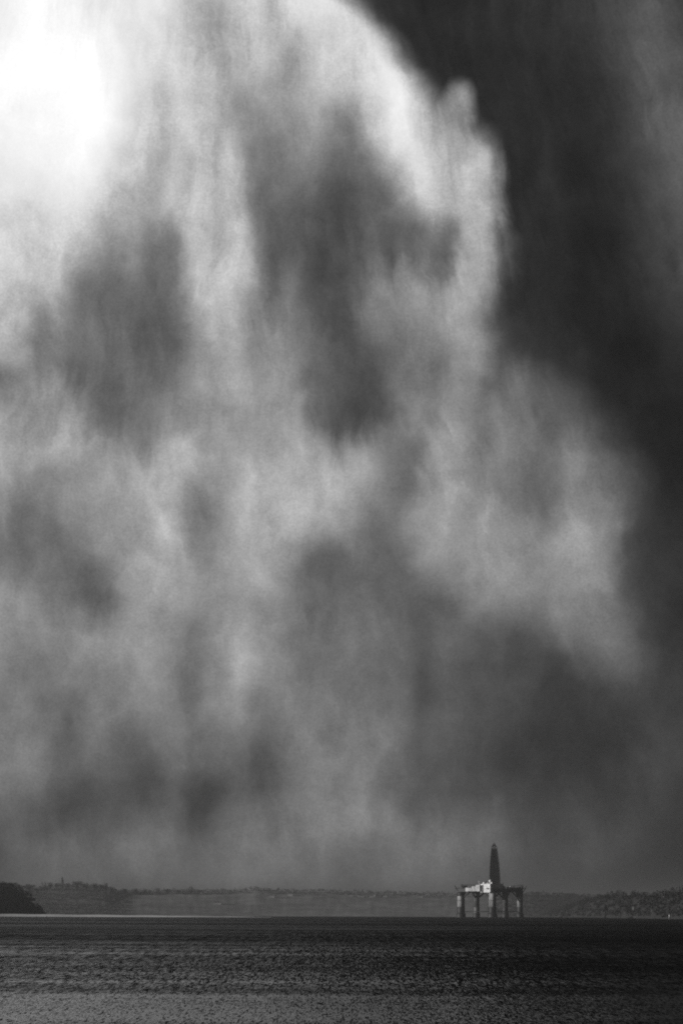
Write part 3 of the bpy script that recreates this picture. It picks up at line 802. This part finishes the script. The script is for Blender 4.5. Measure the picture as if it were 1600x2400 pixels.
# ------------------------------------------------------------------ oil rig
def build_rig():
    d = 6500.0
    g = ground(1149, 4800.0)
    s = d / F                                    # metres per photograph pixel, 0.65
    rig = empty('oil_rig', g, math.atan2(-g.x, g.y))
    rig.scale = (4800.0 / d,) * 3
    tag(rig, 'oil drilling rig on five columns with dark derrick and white quarters', 'oil rig')
    base_py = 2148.0
    def X(px): return (px - 1149.0) * s
    def Zp(py): return (base_py - py) * s
    cols = [(X(1080), -10.0), (X(1153), -40.0), (X(1217), -10.0), (X(1116), 34.0), (X(1183), 34.0)]
    zu, zd = Zp(2089), Zp(2077)
    for k, (x, y) in enumerate(cols):
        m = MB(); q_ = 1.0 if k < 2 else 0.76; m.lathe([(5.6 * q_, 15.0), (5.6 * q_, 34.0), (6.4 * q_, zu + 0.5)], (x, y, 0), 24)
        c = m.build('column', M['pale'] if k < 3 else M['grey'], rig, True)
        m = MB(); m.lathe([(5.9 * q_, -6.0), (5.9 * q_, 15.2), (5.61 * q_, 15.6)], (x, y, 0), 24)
        m.build('lower_column', M['dark'] if k != 3 else M['grey'], c, True)  # back-left column greyed: lightening by haze put into its colour
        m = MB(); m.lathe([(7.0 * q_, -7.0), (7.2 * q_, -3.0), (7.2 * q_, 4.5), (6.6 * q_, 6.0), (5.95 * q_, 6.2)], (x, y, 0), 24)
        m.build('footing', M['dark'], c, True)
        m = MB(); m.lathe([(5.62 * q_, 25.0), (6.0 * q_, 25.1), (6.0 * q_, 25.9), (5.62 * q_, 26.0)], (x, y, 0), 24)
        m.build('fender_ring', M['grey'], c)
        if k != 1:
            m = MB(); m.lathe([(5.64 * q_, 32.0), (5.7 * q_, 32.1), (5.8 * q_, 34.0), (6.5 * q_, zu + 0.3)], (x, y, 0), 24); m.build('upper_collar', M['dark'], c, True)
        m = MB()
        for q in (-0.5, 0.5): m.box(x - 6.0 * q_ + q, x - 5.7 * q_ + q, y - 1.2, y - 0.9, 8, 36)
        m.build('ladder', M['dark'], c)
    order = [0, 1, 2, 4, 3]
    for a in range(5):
        p, q = cols[order[a]], cols[order[(a + 1) % 5]]
        for t0, t1 in ((0.0, 0.30), (1.0, 0.70)):
            m = MB()
            A = Vector((p[0] + (q[0] - p[0]) * t0, p[1] + (q[1] - p[1]) * t0, 27.0))
            B = Vector((p[0] + (q[0] - p[0]) * t1, p[1] + (q[1] - p[1]) * t1, zu + 0.4))
            m.tube(A, B, 1.15, n=10)
            m.build('brace', M['dark'], rig, True)
        m = MB(); m.tube((p[0], p[1], 9.0), (q[0], q[1], 9.0), 0.6, n=10)
        m.build('lower_brace', M['dark'], rig, True)
    # deck
    poly = [(X(1076), -18), (X(1146), -47), (X(1160), -47), (X(1224), -18), (X(1224), 0), (X(1196), 42), (X(1104), 42), (X(1076), 0)]
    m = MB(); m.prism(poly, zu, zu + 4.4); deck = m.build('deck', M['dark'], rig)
    big = [(x * 1.02, y * 1.03) for x, y in poly]
    m = MB(); m.prism(big, zu + 4.4, zu + 5.0); m.build('deck_plate', M['steel'], deck)
    m = MB()
    for i in range(len(big)):
        a, b = big[i], big[(i + 1) % len(big)]
        for zz in (6.0, 6.6): m.tube((a[0], a[1], zu + zz), (b[0], b[1], zu + zz), 0.07, n=4)
        L = math.hypot(b[0] - a[0], b[1] - a[1]); n = max(2, int(L / 3))
        for k in range(n):
            t = k / n
            m.tube((a[0] + (b[0] - a[0]) * t, a[1] + (b[1] - a[1]) * t, zu + 5.0), (a[0] + (b[0] - a[0]) * t, a[1] + (b[1] - a[1]) * t, zu + 6.6), 0.07, n=4)
    m.build('handrail', M['grey'], deck)
    z0 = zu + 5.0
    # white quarters at the front, turned to the corner of the deck
    ca, ta = (X(1143), -42.0), math.radians(-36)
    hw, hd = 9.0, 7.0
    def qb(*a):
        m = MB(); m.box(ca[0] + a[0], ca[0] + a[1], ca[1] + a[2], ca[1] + a[3], a[4], a[5]); return m.rot(ca[0], ca[1], ta)
    q = qb(-hw, hw, -hd, hd, zu - 0.8, Zp(2071)).build('quarters', M['white'], rig)
    for lvl in range(3):
        for k in range(6):
            x = -hw + 1.4 + k * 2.9; zz = zu + 0.9 + lvl * 3.5
            qb(x, x + 0.8, -hd - 0.08, -hd - 0.004, zz, zz + 0.7).build('window', M['glass'], q)
    qb(-hw, hw, -hd - 1.0, -hd - 0.01, zu + 3.4, zu + 3.55).build('walkway', M['pale'], q)
    qb(-hw + 1, hw - 1, -hd + 1, hd - 1, Zp(2071), Zp(2070)).build('roof_deck', M['pale'], q)
    qb(-hw + 3.2, -hw + 4.6, -hd - 1.4, -hd - 0.02, zu - 0.6, Zp(2073)).build('stair_tower', M['grey'], q)
    qb(hw - 6.0, hw - 3.2, -hd - 1.6, -hd - 1.02, zu + 4.2, zu + 6.4).build('lifeboat', M['grey'], q)
    for k, (xa, xb, hh, mt) in enumerate(((-7.5, -5.5, 2.2, 'white'), (-4.4, -3.6, 3.6, 'grey'), (-2.2, 0.6, 1.5, 'pale'), (5.0, 6.8, 2.6, 'white'))):
        qb(xa, xb, -3.0 + k, -0.5 + k, Zp(2070) + 0.003, Zp(2070) + hh).build('roof_unit', M[mt], q)
    m = MB(); m.lathe([(1.0, 0), (1.0, 1.6), (2.0, 2.4), (2.5, 3.6), (2.2, 5.0), (1.2, 5.9), (0.1, 6.2)], (X(1148), -44, Zp(2070)), 16)
    m.build('radome', M['white'], rig, True)
    m = MB(); m.tube((X(1122), -40, zu + 5.0), (X(1122), -40, Zp(2062)), 0.55, 0.3, 8); m.tube((X(1122) - 1.6, -40, Zp(2065)), (X(1122) + 1.6, -40, Zp(2065)), 0.2, n=6)
    m.build('mast', M['white'], rig)
    # stepped white modules running down the side of the deck
    for a, b, top, yy in ((1118, 1128, 2073.0, -40), (1109, 1118.4, 2076.5, -35), (1094, 1109.3, 2079.5, -30)):
        xc = (X(a) + X(b)) / 2; w = (X(b) - X(a)) * 0.58
        m = MB(); m.box(xc - w, xc + w, yy - 4.5, yy + 6, zu + 0.8, Zp(top)); mo = m.rot(xc, yy, ta).build('module', M['pale'], rig)
        w2 = MB(); w2.box(xc - 0.6, xc + 0.8, yy - 4.58, yy - 4.504, zu + 5.2, zu + 7.2); w2.rot(xc, yy, ta).build('door', M['grey'], mo)
    # drill floor and derrick
    cx, cy = X(1159), -4.0
    m = MB(); m.box(cx - 9, cx + 12, cy - 11, cy + 11, z0, Zp(2070)); m.build('drill_floor', M['steel'], rig)
    prof = [(Zp(2070), 8.0), (Zp(2040), 7.3), (Zp(2020), 6.5), (Zp(2002), 5.3), (Zp(1990), 4.2), (Zp(1983), 3.4)]
    lean = lambda z: cx - 1.3 * (z - prof[0][0]) / (prof[-1][0] - prof[0][0])
    def half(z): return float(np.interp(z, [p[0] for p in prof], [p[1] for p in prof]))
    zs = np.linspace(prof[0][0], prof[-1][0], 15)
    dm = MB(); dm.prism([(lean(zs[-1]) - 3.6, cy - 3.6), (lean(zs[-1]) + 3.6, cy - 3.6), (lean(zs[-1]) + 3.6, cy + 3.6), (lean(zs[-1]) - 3.6, cy + 3.6)], zs[-1], zs[-1] + 0.8)
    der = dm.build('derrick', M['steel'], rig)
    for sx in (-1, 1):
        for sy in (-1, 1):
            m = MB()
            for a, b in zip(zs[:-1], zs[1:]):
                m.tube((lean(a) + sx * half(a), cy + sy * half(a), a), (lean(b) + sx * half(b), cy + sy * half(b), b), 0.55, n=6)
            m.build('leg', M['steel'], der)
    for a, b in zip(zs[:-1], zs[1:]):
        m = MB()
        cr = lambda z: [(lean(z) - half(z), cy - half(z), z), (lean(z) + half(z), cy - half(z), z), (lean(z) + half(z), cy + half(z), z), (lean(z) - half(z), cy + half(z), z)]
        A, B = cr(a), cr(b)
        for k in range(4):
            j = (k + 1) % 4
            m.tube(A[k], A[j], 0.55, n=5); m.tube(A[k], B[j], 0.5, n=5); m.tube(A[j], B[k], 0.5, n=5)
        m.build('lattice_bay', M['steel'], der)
    # wind walls, racked drill pipe and crown block
    for z_a, z_b in zip(zs[:13], zs[1:14]):
        for sy in (-1, 1):
            m = MB()
            ha, hb = half(z_a) - 0.7, half(z_b) - 0.7
            yy = cy + sy * ha
            m.add([(lean(z_a) - ha, yy, z_a), (lean(z_a) + ha, yy, z_a), (lean(z_b) + hb, cy + sy * hb, z_b), (lean(z_b) - hb, cy + sy * hb, z_b),
                   (lean(z_a) - ha, yy + 0.15, z_a), (lean(z_a) + ha, yy + 0.15, z_a), (lean(z_b) + hb, cy + sy * hb + 0.15, z_b), (lean(z_b) - hb, cy + sy * hb + 0.15, z_b)],
                  [(0, 1, 2, 3), (7, 6, 5, 4), (0, 4, 5, 1), (1, 5, 6, 2), (2, 6, 7, 3), (3, 7, 4, 0)])
            m.build('wind_wall', M['steel'], der)
    m = MB()
    for i in range(9):
        for j in range(5):
            x, y = lean(zs[4]) - 3.6 + i * 0.9, cy - 2 + j
            m.tube((x, y, zs[0]), (x - 0.3, y, zs[11] - 1 + 0.4 * math.sin(i * 2.1 + j)), 0.3, n=5)
    m.build('pipe_rack', M['steel'], der)
    zt = zs[-1] + 0.8
    m = MB(); m.prism([(lean(zt) - 2.6, cy - 2.6), (lean(zt) + 2.6, cy - 2.6), (lean(zt) + 2.6, cy + 2.6), (lean(zt) - 2.6, cy + 2.6)], zt, zt + 2.2)
    m.tube((lean(zt) - 2, cy, zt + 2.2), (lean(zt), cy, zt + 4.2), 0.4, n=6); m.tube((lean(zt) + 2, cy, zt + 2.2), (lean(zt), cy, zt + 4.2), 0.4, n=6)
    m.tube((lean(zt), cy, zt + 2.2), (lean(zt), cy, zt + 5.0), 0.35, n=6)
    m.build('crown_block', M['steel'], der)
    # cranes
    def crane(px, y, boom_px, ztip, lift):
        m = MB(); m.lathe([(1.6, zu + 4.9), (1.6, z0 + 3.5), (2.3, z0 + 3.8)], (X(px), y, 0), 12); c = m.build('crane', M['steel'], rig)
        m = MB(); m.box(X(px) - 1.8, X(px) + 1.8, y - 2, y + 2, z0 + 3.8, z0 + 6.6); m.build('cab', M['grey'], c)
        A, B = Vector((X(px), y, z0 + 4.4)), Vector((X(boom_px), y, ztip))
        for dy in (-0.7, 0.7):
            for dz in (0, 1.4):
                m = MB(); m.tube(A + Vector((0, dy, dz)), B + Vector((0, dy * 0.4, dz * 0.4)), 0.2, n=5); m.build('boom_chord', M['steel'], c)
        m = MB()
        for k in range(10):
            t0, t1 = k / 10, (k + 1) / 10
            f = lambda t, dy, dz: A.lerp(B, t) + Vector((0, dy * (1 - 0.6 * t), dz * (1 - 0.6 * t)))
            for dy in (-0.7, 0.7): m.tube(f(t0, dy, 0), f(t1, dy, 1.4), 0.12, n=4)
            m.tube(f(t0, -0.7, 1.4), f(t1, 0.7, 1.4), 0.12, n=4)
        m.build('boom_lacing', M['steel'], c)
    crane(1083, -14, 1119, z0 + 5.2, 0)
    crane(1222, -8, 1190, z0 + 3.2, 0)
    # cantilevered end platforms
    for sgn, pa, pb in ((-1, 1067, 1079), (1, 1231, 1221)):
        m = MB(); xa, xb = sorted((X(pa), X(pb))); m.box(xa, xb, -14, 6, z0 - 0.1, z0 + 0.8); pl = m.build('end_platform', M['steel'], rig)
        for y in (-12, -4, 4):
            m = MB(); m.tube((X(pa) - sgn * 0.8, y, z0), (X(pb), y, zu - 3.5), 0.55, n=6); m.build('strut', M['steel'], pl)
        m = MB(); m.tube((X(pa) - sgn * 1.0, -10, z0 + 0.8), (X(pa) + sgn * 1.2, -10, z0 + 5.0), 0.7, 0.5, 6); m.build('davit', M['steel'], pl)
    # machinery on the dark side: mud house, tanks, lifeboats
    m = MB(); m.add([(X(1171), -14, z0), (X(1184), -14, z0), (X(1184), 8, z0), (X(1171), 8, z0), (X(1171), -14, Zp(2072)), (X(1179), -14, Zp(2074)), (X(1179), 8, Zp(2074)), (X(1171), 8, Zp(2072)), (X(1184), -14, Zp(2077.5)), (X(1184), 8, Zp(2077.5))],
                    [(0, 3, 2, 1), (0, 1, 8, 5, 4), (2, 3, 7, 6, 9), (3, 0, 4, 7), (4, 5, 6, 7), (5, 8, 9, 6), (1, 2, 9, 8)])
    m.build('mud_house', M['dark'], rig)
    for px in (1188, 1194.5):
        m = MB(); m.lathe([(0.2, 0), (1.3, 0.3), (1.5, 1.0), (1.5, 3.0), (1.1, 3.8), (0.2, 4.1)], (X(px), -22, z0), 14); m.build('storage_tank', M['pale'], rig, True)
    for px in (1200, 1208):
        m = MB(); m.box(X(px), X(px + 6), -24, -18, z0, z0 + 2.2); m.build('container', M['steel'], rig)
    rnd = random.Random(5)
    for k in range(16):
        x = rnd.choice((rnd.uniform(X(1082), X(1112)), rnd.uniform(X(1180), X(1220)))); y = rnd.uniform(-20, 20)
        w, dd, h = rnd.uniform(0.6, 2.2), rnd.uniform(0.6, 2.2), rnd.uniform(1.2, 4.2)
        m = MB(); m.box(x - w, x + w, y - dd, y + dd, z0 + 0.003 * k, z0 + h); m.build('deck_unit', M[rnd.choice(('grey', 'dark', 'pale', 'dark'))], rig)
    for x, hgt in ((X(1090), 8.0), (X(1203), 7.0), (X(1178), 10.0)):
        m = MB(); m.tube((x, 4, z0), (x, 4, z0 + hgt), 0.35, 0.2, 6); m.build('vent_pipe', M['grey'], rig)
    m = MB(); m.box(X(1197), X(1218), -12, 12, z0, z0 + 1.8); m.build('pipe_deck', M['dark'], rig)

build_rig()

# ------------------------------------------------------------------ haze
def build_haze():
    R = 30000.0
    zlo = -(27000.0 ** 2) / (2 * EARTH) - 1.0 - 3.0
    m = MB(); m.box(-R, R, -R, R, zlo, 122.0)
    mat = bpy.data.materials.new('haze_air')
    mat.use_nodes = True
    nt = mat.node_tree
    nt.nodes.clear()
    out = nt.nodes.new('ShaderNodeOutputMaterial')
    v = nt.nodes.new('ShaderNodeVolumePrincipled')
    v.inputs['Color'].default_value = (0.31, 0.31, 0.31, 1)
    v.inputs['Density'].default_value = 6.2e-5
    v.inputs['Anisotropy'].default_value = 0.0
    nt.links.new(v.outputs[0], out.inputs['Volume'])
    o = m.build('haze', mat)
    tag(o, 'pale rain haze over the water and shore', 'haze', kind='stuff')
    o.visible_shadow = True
build_haze()
